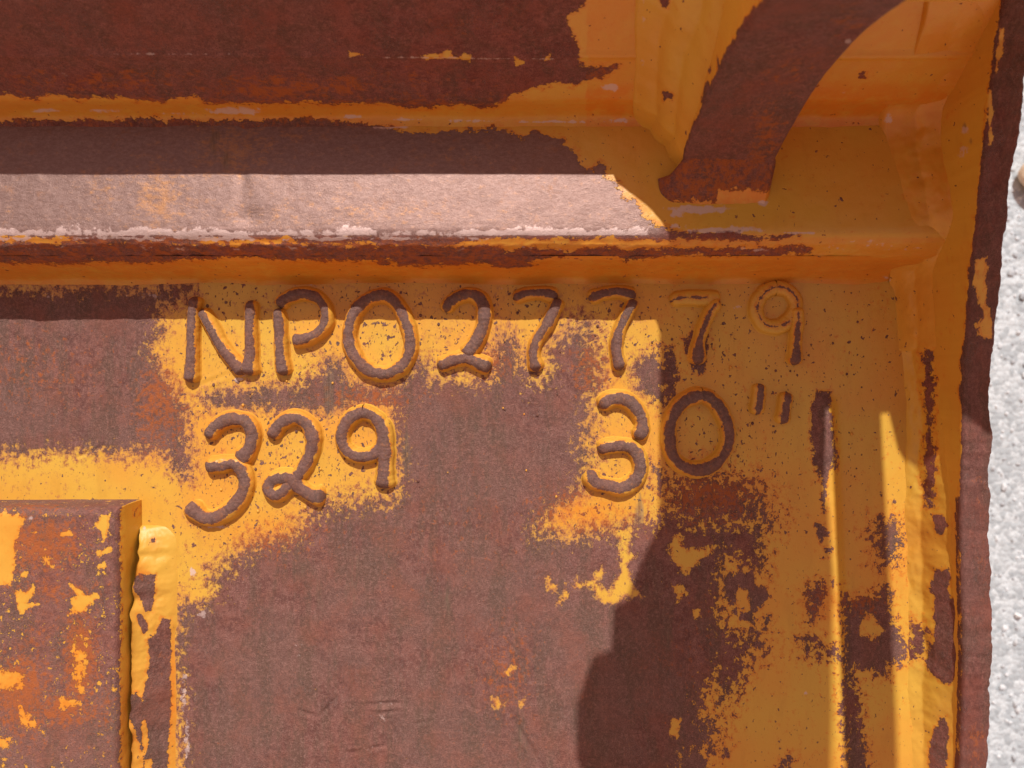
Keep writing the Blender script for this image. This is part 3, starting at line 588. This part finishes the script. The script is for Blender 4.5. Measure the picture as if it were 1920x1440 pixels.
# weld at the foot of the ear
xv = np.linspace(89, 144, 84); u = np.linspace(0, 1, 26); U, Xg = np.meshgrid(u, xv)
endc = np.clip((Xg - 89) / 5, 0, 1) * np.clip((144 - Xg) / 4, 0, 1); endc = np.sqrt(np.clip(endc, 0, 1))
yfoot = 113.5 - 14.5 * endc + 1.2 * fbm(Xg / 9, Xg * 0, 111); htop = 44 + 15 * endc
ytop = np.interp(htop, E_[:, 1], E_[:, 0]) + 1.0
Y = yfoot + (ytop - yfoot) * U; Z = 41.6 + (htop - 41.6) * U ** 1.25
Xg = Xg - 8 * (1 - U) * np.clip((110 - Xg) / 20, 0, 1)
bul = np.sin(np.pi * U) * (0.6 + 0.8 * fbm(Xg / 10, U * 2, 112)) * endc
Y = Y - bul; Z = Z + bul * 0.4
PX, PY = project(Xg, Y, Z)
Builder().grid(Xg, Y, Z, rust=np.clip((np.where(PX < 1345, 378, 355) - PY) / 22, -0.6, 0.8), stain=0.8 + 0 * Xg, dust=blobs(PX, PY, [(1330, 386, 100, 4, .8), (1430, 382, 16, 8, .9), (1320, 340, 30, 14, .5)])).build('weld_fillet', M_hard, ear)

# ------------------------------------------------------------------ raised pad at lower left
PXE, PYE, HR = -226.7, -73.0, 27.0
sk = [(0, 0), (0.9, -0.25), (1.8, -0.9), (2.5, -2.0), (2.9, -3.4), (3.2, -6), (3.3, -10), (3.4, -14), (3.5, -18), (3.6, -23), (3.7, -28.5)]
xt = np.r_[axis((-430, -345, 8), (-345, PXE - 2.5, 1.0)), [PXE - 2.5 + s[0] for s in sk[1:]]]
dxh = np.r_[np.zeros(len(xt) - len(sk) + 1), [s[1] for s in sk[1:]]]
yt = np.r_[axis((-330, -250, 8), (-250, PYE - 2.5, 1.0)), [PYE - 2.5 + s[0] * 1.4 for s in sk[1:]]]
dyh = np.r_[np.zeros(len(yt) - len(sk) + 1), [s[1] for s in sk[1:]]]
X, Y = np.meshgrid(xt, yt); DX, DY = np.meshgrid(dxh, dyh)
Z = HR + np.minimum(DX, DY)
flat = (DX == 0) & (DY == 0)
Z = Z + flat * (0.35 * fbm(X / 20, Y / 20, 121) + 0.18 * fbm(X / 5, Y / 5, 122))
edg = np.exp(-((X - PXE) / 3.0) ** 2)
X = X + (DX < 0) * 0.45 * fbm(Y / 22, Z / 9, 123) - (DX > -4) * edg * 0.7 * np.abs(fbm(Y / 9, Y * 0, 124))
Y = Y + (DY < 0) * 0.5 * fbm(X / 24, Z / 9, 125)
PX, PY = project(X, Y, Z)
PD = [(-1, 10, [(-200, 955), (20, 962), (50, 968), (40, 990), (30, 1020), (28, 1060), (22, 1098), (-200, 1100)]),
      (-1, 7, [(25, 1108), (48, 1110), (64, 1098), (64, 1112), (50, 1130), (78, 1132), (60, 1138), (42, 1152), (33, 1144), (30, 1120)]),
      (-1, 7, [(128, 1091), (150, 1104), (162, 1116), (182, 1112), (188, 1120), (172, 1130), (160, 1146), (122, 1156), (136, 1140), (132, 1124), (144, 1118)]),
      (-1, 7, [(192, 966), (206, 968), (200, 1008), (194, 1018), (190, 995), (176, 985)]),
      (-1, 7, [(178, 1036), (208, 1024), (210, 1032), (186, 1044)]), (-1, 6, [(182, 1060), (196, 1054), (204, 1064), (184, 1068)]),
      (-1, 6, [(110, 1000), (130, 992), (140, 1004), (112, 1008)]), (-1, 6, [(60, 1000), (68, 994), (66, 1003)]), (-1, 6, [(38, 1075), (52, 1072), (50, 1082), (40, 1084)]),
      (-1, 18, [(80, 1035), (92, 1045), (102, 1065), (92, 1065), (80, 1050)]),
      (-1, 22, [(-60, 1250), (40, 1260), (44, 1290), (-60, 1300)]), (-1, 20, [(110, 1310), (145, 1315), (140, 1325), (116, 1328)]), (-1, 20, [(30, 1310), (78, 1370), (40, 1360)]), (-1, 16, [(-20, 1380), (22, 1385), (16, 1400), (-20, 1400)]),
      (-1, 22, [(140, 1215), (158, 1225), (155, 1300), (140, 1280)])]
rust = ops_field(PX, PY, PD, base=0.40)
rust = np.where(DX < -3.2, -1.0 + 0.9 * np.clip((DX + 7) / 3, 0, 1), rust)
rust = np.where((DX < -15) & (PY < 970), -0.4, rust)
stain = np.clip(blobs(PX, PY, [(80, 1020, 90, 60, .8), (150, 1230, 40, 120, .8), (40, 1300, 60, 90, .8), (120, 1330, 90, 40, .7), (90, 1110, 120, 30, .5), (200, 1330, 12, 70, .5), (60, 1200, 40, 60, .4), (50, 950, 100, 10, .5)]), 0, 1) * (DX > -2)
b = Builder().grid(X, Y, Z, rust=rust, stain=stain, dust=blobs(PX, PY, [(55, 970, 10, 8, .8), (200, 1190, 8, 40, .4), (75, 1125, 10, 6, .4)]) * (DX == 0), scuff=(DX < -1.5) * (DX > -5) * 0.2)
b.build('wear_pad', M_pad)
# the weld along the pad's right flank
yv = axis((-330, -260, 6), (-260, -86, 0.8)); u = np.linspace(0, 1, 40); U, Yg = np.meshgrid(u, yv)
st = np.clip((-86 - Yg) / 10, 0, 1); st = np.sqrt(np.clip(1 - (1 - st) ** 2, 0, 1))
notch = 1 - 0.22 * np.exp(-((Yg + 104) / 3.0) ** 2) - 0.18 * np.exp(-((Yg + 128) / 3.5) ** 2)
xw0 = PXE + 0.4; hw = (15.0 + 2.5 * fbm(Yg / 16, Yg * 0, 131)) * st * notch * interp(Yg, [(-330, 1.15), (-200, 1.1), (-125, 1.0), (-105, .8), (-90, .4)])
toe = -203.5 + 1.6 * fbm(Yg / 20, Yg * 0, 132) - (1 - st) * 8
X = xw0 + (toe - xw0) * U; Z = hw * (1 - U) ** 1.15 - 1.2 * U ** 8
bul = np.sin(np.pi * U) * st * (0.3 + 1.0 * fbm(Yg / 14, U * 2, 133) + 0.45 * fbm(Yg / 4, U * 6, 134) + 0.22 * fbm(Yg / 1.6, U * 14, 136))
X = X + bul * 0.6; Z = Z + bul * 0.75
lipn = np.exp(-U * 9) * st; X = X + lipn * (2.4 + 1.8 * fbm(Yg / 9, Yg * 0, 135))
PX, PY = project(X, Yg, Z)
WO = [(1, 9, [(250, 1085), (262, 1075), (276, 1076), (293, 1075), (290, 1110), (285, 1145), (272, 1148), (262, 1120), (250, 1105)]), (1, 6, [(257, 1150), (268, 1152), (278, 1180), (270, 1188), (260, 1170)]),
      (1, 11, [(305, 1160), (320, 1160), (321, 1220), (318, 1320), (316, 1400), (312, 1500), (258, 1500), (270, 1420), (262, 1400), (245, 1350), (232, 1305), (255, 1300), (268, 1320), (276, 1270), (282, 1235), (278, 1200), (290, 1190)]),
      (-1, 8, [(264, 1355), (275, 1340), (277, 1400), (270, 1420)]), (-1, 8, [(272, 1425), (285, 1420), (284, 1470), (270, 1470)]),
      (1, 5, [(282, 1010), (290, 1009), (291, 1017), (284, 1019)])]
b = Builder().grid(X, Yg, Z, rust=ops_field(PX, PY, WO), stain=blobs(PX, PY, [(265, 1075, 20, 30, .7), (300, 1250, 30, 100, .5), (325, 1300, 10, 160, .8), (290, 1020, 20, 20, .5)]), dust=blobs(PX, PY, [(272, 992, 8, 10, .7)]), speck=0.1 + 0 * X)
b.build('weld_fillet', M_bead)

# ------------------------------------------------------------------ welded writing
def catmull(pts, step=1.6):
    P = np.asarray(pts, float); closed = np.allclose(P[0], P[-1])
    Q = np.vstack([P[-2] if closed else 2 * P[0] - P[1], P, P[1] if closed else 2 * P[-1] - P[-2]])
    out = []
    for i in range(1, len(Q) - 2):
        p0, p1, p2, p3 = Q[i - 1:i + 3]; n = max(3, int(np.hypot(*(p2 - p1)) / step))
        for t in np.linspace(0, 1, n, endpoint=False):
            out.append(0.5 * (2 * p1 + (p2 - p0) * t + (2 * p0 - 5 * p1 + 4 * p2 - p3) * t * t + (3 * p1 - p0 - 3 * p2 + p3) * t ** 3))
    out.append(P[-1]); return np.array(out), closed

def bead(B, pts, w=4.1, hgt=7.0, r0=0.46, r1=0.46, seed=0, e0=1.0, e1=1.15):
    """pts in photograph pixels on the plate; rust r0..r1 along the stroke"""
    C, closed = catmull(pts, 2.2)
    W = np.stack([(C[:, 0] - 960) * CAMH / FPX, (720 - C[:, 1]) * CAMH / FPX], 1)
    for _ in range(2): W[1:-1] = (W[:-2] + 2 * W[1:-1] + W[2:]) / 4
    s = np.r_[0, np.cumsum(np.hypot(*np.diff(W, axis=0).T))]; L = s[-1]
    T = np.gradient(W, axis=0); T /= np.linalg.norm(T, axis=1)[:, None] + 1e-9; N = np.stack([-T[:, 1], T[:, 0]], 1)
    ww = w * (1 + 0.16 * fbm(s / 9, s * 0 + seed, 141) + 0.05 * fbm(s / 2.5, s * 0 + seed, 142)); hh = hgt * (1 + 0.12 * fbm(s / 8, s * 0 + seed, 143))
    if not closed:
        bulb = e0 ** 1 * np.exp(-((s - 3.5) / 4.5) ** 2) * (e0 - 1) / max(e0, .01) + np.exp(-((s - L + 3.5) / 4.5) ** 2) * (e1 - 1)
        ww = ww * (1 + bulb)
        capl = w * 0.95
        a = np.clip(s / capl, 0, 1); c = np.clip((L - s) / capl, 0, 1)
        cap = np.sqrt(np.clip(1 - (1 - a) ** 2, 0.0, 1)) * np.sqrt(np.clip(1 - (1 - c) ** 2, 0.0, 1))
        cap = np.maximum(cap, 0.02)
    else: cap = np.ones_like(s)
    # cross-section: toe, flank, crown
    q = np.linspace(-1, 1, 29)
    ang = q * (math.pi / 2)
    cx = np.sign(q) * (np.abs(np.sin(ang)) ** 0.95); cz = np.cos(ang) ** 0.72
    cx = np.r_[-1.24, -1.1, cx, 1.1, 1.24]; cz = np.r_[-0.06, 0.05, np.maximum(cz, 0.14), 0.05, -0.06]
    q = np.r_[-1.2, -1.1, q, 1.1, 1.2]
    Sg = np.repeat(s[:, None], len(q), 1); Qg = np.repeat(q[None, :], len(s), 0)
    rough = 1 + 0.05 * fbm(Sg / 5, Qg * 2 + seed, 144) + 0.03 * fbm(Sg / 1.2, Qg * 5 + seed, 145)
    rough = rough + 0.014 * np.sin(2 * math.pi * (Sg + 1.6 * Qg ** 2 + 0.8 * fbm(Sg / 6, Sg * 0 + seed, 146)) / 2.6) * np.clip(1.1 - np.abs(Qg), 0, 1)
    off = cx[None, :] * (ww * (0.25 + 0.75 * cap))[:, None] * rough
    X = W[:, :1] + N[:, :1] * off; Y = W[:, 1:] + N[:, 1:] * off
    Z = cz[None, :] * (hh * cap)[:, None] * rough + 0.0
    Z[:, 0] = Z[:, -1] = -0.6
    rl = np.interp(s / max(L, 1), [0, 1], [r0, r1])[:, None]
    rl = rl * (1 + 0.35 * fbm(s / 11, s * 0 + seed, 147))[:, None]
    crown = 1 - np.abs(Qg)                        # 1 at the crown
    rust = np.clip((crown - (1 - rl)) * 2.6, -1, 1)
    if seed % 3 == 1: rust = np.clip((1 - np.abs(Qg + 0.12) - (1 - rl)) * 2.6, -1, 1)
    B.grid(X, Y, Z, flip=True, rust=rust, stain=np.full(X.shape, 0.3), worn=np.full(X.shape, 0.55), speck=0.1 + 0 * X)
    return B

WR = 0.60
CH = [
 ('weld_letter', 'letter N', [([(371, 556), (366, 603), (364, 666), (361, 718)], {}), ([(381, 580), (397, 607), (420, 649), (441, 676), (462, 700)], {'w': 4.4}), ([(474, 563), (473, 603), (474, 655), (469, 704)], {'e1': 1.45})]),
 ('weld_letter', 'letter P', [([(524, 578), (528, 624), (530, 666), (535, 704)], {}), ([(526, 578), (534, 564), (548, 556), (572, 551), (599, 559), (614, 580), (614, 607), (599, 626), (574, 637), (549, 639)], {})]),
 ('weld_numeral', 'zero with paint left inside', [([(672, 580), (697, 560), (727, 556), (750, 577), (766, 613), (771, 653), (757, 685), (727, 701), (694, 695), (670, 672), (657, 640), (660, 607), (672, 580)], {'w': 4.6})]),
 ('weld_numeral', 'two of the upper row', [([(836, 586), (842, 572), (858, 559), (882, 553), (902, 563), (909, 587), (903, 620), (887, 650), (868, 668)], {'w': 4.5}), ([(820, 686), (838, 680), (858, 673), (876, 671), (898, 680), (922, 689)], {'w': 4.6})]),
 ('weld_numeral', 'seven', [([(962, 561), (987, 552), (1017, 550), (1046, 558)], {'r0': .34, 'r1': .34, 'hgt': 5.4}), ([(1047, 560), (1043, 573), (1027, 607), (1006, 640), (1001, 667), (1008, 696)], {})]),
 ('weld_numeral', 'seven', [([(1103, 561), (1127, 552), (1160, 548), (1192, 557)], {'r0': .36, 'r1': .36, 'hgt': 5.4}), ([(1190, 562), (1180, 579), (1163, 613), (1155, 647), (1158, 676), (1164, 694)], {})]),
 ('weld_numeral', 'mostly painted seven', [([(1256, 566), (1273, 560), (1298, 559), (1329, 561), (1350, 566)], {'r0': .18, 'r1': .0, 'hgt': 4.6, 'w': 4.6}), ([(1350, 568), (1336, 576), (1320, 607), (1308, 647), (1307, 684)], {'r0': .0, 'r1': .45})]),
 ('weld_numeral', 'mostly painted nine', [([(1453, 540), (1428, 552), (1416, 580), (1428, 607), (1456, 613), (1480, 598), (1491, 570), (1478, 547), (1453, 540)], {'r0': .06, 'r1': .06, 'hgt': 4.6, 'w': 4.6}), ([(1491, 575), (1492, 600), (1490, 635), (1488, 685)], {'r0': .0, 'r1': .45})]),
 ('weld_numeral', 'three of the lower row', [([(391, 822), (410, 797), (437, 785), (466, 790), (477, 813), (470, 843), (448, 864)], {'w': 4.8}), ([(387, 874), (417, 870), (446, 868), (462, 888), (463, 917), (443, 947), (415, 967), (390, 971), (370, 958), (356, 942)], {'w': 4.9})]),
 ('weld_numeral', 'looped two', [([(512, 823), (520, 803), (537, 788), (560, 783), (582, 798), (590, 827), (582, 857), (566, 884), (545, 908), (522, 926), (508, 914), (518, 898), (545, 894), (565, 912), (588, 927), (612, 930)], {'w': 4.9})]),
 ('weld_numeral', 'nine of the lower row', [([(683, 773), (655, 788), (643, 820), (656, 846), (683, 855), (710, 846), (722, 820), (710, 787), (683, 773)], {'w': 4.6}), ([(716, 784), (723, 806), (724, 835), (724, 873), (722, 916)], {'w': 5.0, 'e1': 1.2})]),
 ('weld_numeral', 'three beside the shadow edge', [([(1122, 763), (1145, 748), (1173, 750), (1196, 773), (1203, 800), (1193, 824)], {'w': 4.8}), ([(1119, 842), (1147, 835), (1180, 837), (1197, 857), (1197, 890), (1170, 913), (1140, 910), (1114, 902), (1101, 882)], {'w': 4.9})]),
 ('weld_numeral', 'zero in the shade', [([(1313, 741), (1343, 760), (1361, 797), (1361, 833), (1340, 866), (1307, 880), (1270, 868), (1254, 838), (1255, 793), (1275, 757), (1313, 741)], {'w': 4.6})]),
 ('inch_mark', 'inch mark', [([(1423, 719), (1421, 745), (1417, 778)], {'r0': .3, 'r1': .3, 'hgt': 5.0})]),
 ('inch_mark', 'inch mark', [([(1474, 735), (1470, 760), (1464, 795)], {'r0': .3, 'r1': .3, 'hgt': 5.4})]),
]
for i, (nm, lab, strokes) in enumerate(CH):
    B = Builder()
    for j, (pts, kw) in enumerate(strokes): bead(B, pts, seed=i * 3 + j, **kw)
    B.build(nm, M_bead)

rs = np.random.default_rng(11)
B = Builder(); a_ = np.linspace(0, 2 * math.pi, 9)[:-1]; e_ = np.linspace(0, math.pi / 2, 4)
A_, E_g = np.meshgrid(a_, e_)
for k in range(95):
    cx_, cy_ = (rs.uniform(340, 1240), rs.uniform(560, 960)) if k < 70 else (rs.uniform(1250, 1640), rs.uniform(560, 900))
    wx, wy, _ = px2w(cx_, cy_); r_ = min(rs.gamma(2.2, 0.2) + 0.25, 0.95)
    B.grid(wx + r_ * np.cos(A_) * np.cos(E_g), wy + r_ * 1.2 * np.sin(A_) * np.cos(E_g), 0.15 + r_ * 0.8 * np.sin(E_g), close_u=True, rust=np.full(A_.shape, 0.9 if k % 4 else -0.6), stain=0.3 + 0 * A_)
sp_o = B.build('weld_spatter', M_bead); sp_o['kind'] = 'stuff'

# ------------------------------------------------------------------ the rest of the bucket: shell down to the ground and far side plate
shell = [(-338, -3), (-372, -20), (-400, -70), (-415, -150), (-405, -260), (-370, -370), (-300, -470), (-200, -535), (-100, -H + 0.5), (180, -H + 0.5), (280, -520), (325, -420), (338, -250), (338, 0), (332, 150), (322, 150), (326, -10), (150, -12), (-330, -9)]
P = np.asarray(shell, float); n = len(P)
Xg = np.repeat(np.array([-489.0, -300, -100, 100, 244])[:, None], n, 1)
Builder().grid(Xg, np.broadcast_to(P[:, 0], Xg.shape).copy(), np.broadcast_to(P[:, 1], Xg.shape).copy(), close_u=True, rust=-0.2 + 0 * Xg).build('bucket_shell', M_hard, smooth=False)
far = [(-330, 18), (-228, 27), (-95, 40), (0, 49), (60, 66), (118, 86), (200, 125), (330, 150), (338, -250), (325, -420), (280, -520), (180, -H + 0.3), (-100, -H + 0.3), (-300, -470), (-405, -260), (-415, -150), (-400, -60)]
prism('side_plate', far, -507, -490, M_edge, root, rust=-0.5)

# ------------------------------------------------------------------ ground, gravel, stone
def make_ground():
    mat = bpy.data.materials.new('pale_crushed_gravel'); T = NT(mat); nt = T.nt
    out = node(nt, 'ShaderNodeOutputMaterial'); bs = node(nt, 'ShaderNodeBsdfPrincipled'); T.link(bs.outputs[0], out.inputs[0])
    co = node(nt, 'ShaderNodeTexCoord').outputs['Object']
    v = node(nt, 'ShaderNodeTexVoronoi'); T.link(co, v.inputs['Vector']); v.inputs['Scale'].default_value = 130
    bw = node(nt, 'ShaderNodeRGBToBW'); T.link(v.outputs['Color'], bw.inputs[0])
    c = T.mix(T.ramp(bw.outputs[0], 0.2, 0.8), (0.38, 0.42, 0.46), (0.60, 0.65, 0.70))
    c = T.mix(T.ramp(T.noise(co, 300, 5, 0.6), 0.4, 0.7, 0, 0.6), c, (0.32, 0.35, 0.38))
    T.link(c, bs.inputs['Base Color']); bs.inputs['Roughness'].default_value = 0.9
    b = node(nt, 'ShaderNodeBump'); b.inputs['Distance'].default_value = 0.003; b.inputs['Strength'].default_value = 0.6
    T.link(T.math('SUBTRACT', T.noise(co, 220, 5, 0.6), v.outputs['Distance']), b.inputs['Height']); T.link(b.outputs[0], bs.inputs['Normal'])
    return mat
me = bpy.data.meshes.new('ground'); R = 60
me.from_pydata([(-R, -R, 0), (R, -R, 0), (R, R, 0), (-R, R, 0)], [], [(0, 1, 2, 3)])
M_gr = make_ground(); me.materials.append(M_gr)
g = bpy.data.objects.new('ground', me); scene.collection.objects.link(g); g['kind'] = 'structure'
g['label'] = 'pale crushed gravel ground beside the bucket'; g['category'] = 'ground'

def stone_mat(name, a, b_):
    mat = bpy.data.materials.new(name); T = NT(mat); nt = T.nt
    out = node(nt, 'ShaderNodeOutputMaterial'); bs = node(nt, 'ShaderNodeBsdfPrincipled'); T.link(bs.outputs[0], out.inputs[0])
    co = node(nt, 'ShaderNodeTexCoord').outputs['Object']
    T.link(T.mix(T.ramp(T.noise(co, 90, 6, 0.6), 0.35, 0.65), a, b_), bs.inputs['Base Color']); bs.inputs['Roughness'].default_value = 0.8
    return mat
import bmesh
def ico(sub):
    bm = bmesh.new(); bmesh.ops.create_icosphere(bm, subdivisions=sub, radius=1); bm.verts.ensure_lookup_table()
    V = np.array([v.co[:] for v in bm.verts]); F = np.array([[v.index for v in f.verts] for f in bm.faces]); bm.free(); return V, F
rng = np.random.default_rng(4)
V0, F0 = ico(1)
N = 5000
Vs, Fs = [], []
px_ = rng.uniform(0.42, 1.15, N); py_ = rng.uniform(-0.75, 0.80, N); rad = rng.gamma(2.5, 0.0006, N) + 0.0007
jit = rng.uniform(0.7, 1.25, (N, len(V0), 1)); scl = rng.uniform(0.7, 1.3, (N, 1, 3)) * np.array([1, 1, 0.7])
VV = V0[None] * jit * scl * rad[:, None, None]
VV[:, :, 0] += px_[:, None]; VV[:, :, 1] += py_[:, None]; VV[:, :, 2] += (rad * 0.25)[:, None]
FF = F0[None] + (np.arange(N) * len(V0))[:, None, None]
me = bpy.data.meshes.new('gravel'); me.from_pydata(VV.reshape(-1, 3).tolist(), [], FF.reshape(-1, 3).tolist())
mat = bpy.data.materials.new('gravel_chips'); T = NT(mat)
out = node(T.nt, 'ShaderNodeOutputMaterial'); bs = node(T.nt, 'ShaderNodeBsdfPrincipled'); T.link(bs.outputs[0], out.inputs[0])
gi = node(T.nt, 'ShaderNodeNewGeometry')
T.link(T.mix(T.ramp(gi.outputs['Random Per Island'], 0.0, 1.0), (0.34, 0.37, 0.41), (0.64, 0.68, 0.73)), bs.inputs['Base Color']); bs.inputs['Roughness'].default_value = 0.9
me.materials.append(mat)
go = bpy.data.objects.new('gravel', me); scene.collection.objects.link(go); go['kind'] = 'stuff'
go['label'] = 'loose pale gravel chips strewn over the ground'; go['category'] = 'gravel'

V1, F1 = ico(4)
n_ = fbm(V1[:, 0] * 1.3 + 5, V1[:, 1] * 1.3 + V1[:, 2], 151)
V1 = V1 * (1 + 0.10 * n_)[:, None] * np.array([0.034, 0.023, 0.019])
ca, sa = math.cos(-0.5), math.sin(-0.5)
V1 = np.stack([V1[:, 0] * ca - V1[:, 1] * sa, V1[:, 0] * sa + V1[:, 1] * ca, V1[:, 2]], 1)
me = bpy.data.meshes.new('stone'); me.from_pydata(V1.tolist(), [], F1.tolist())
me.polygons.foreach_set('use_smooth', np.full(len(F1), True)); me.materials.append(stone_mat('tan_stone', (0.52, 0.40, 0.29), (0.64, 0.52, 0.40)))
so = bpy.data.objects.new('stone', me); scene.collection.objects.link(so)
so.location = (0.700, 0.270, 0.0165)
so['label'] = 'smooth tan rounded stone lying on the pale gravel'; so['category'] = 'stone'
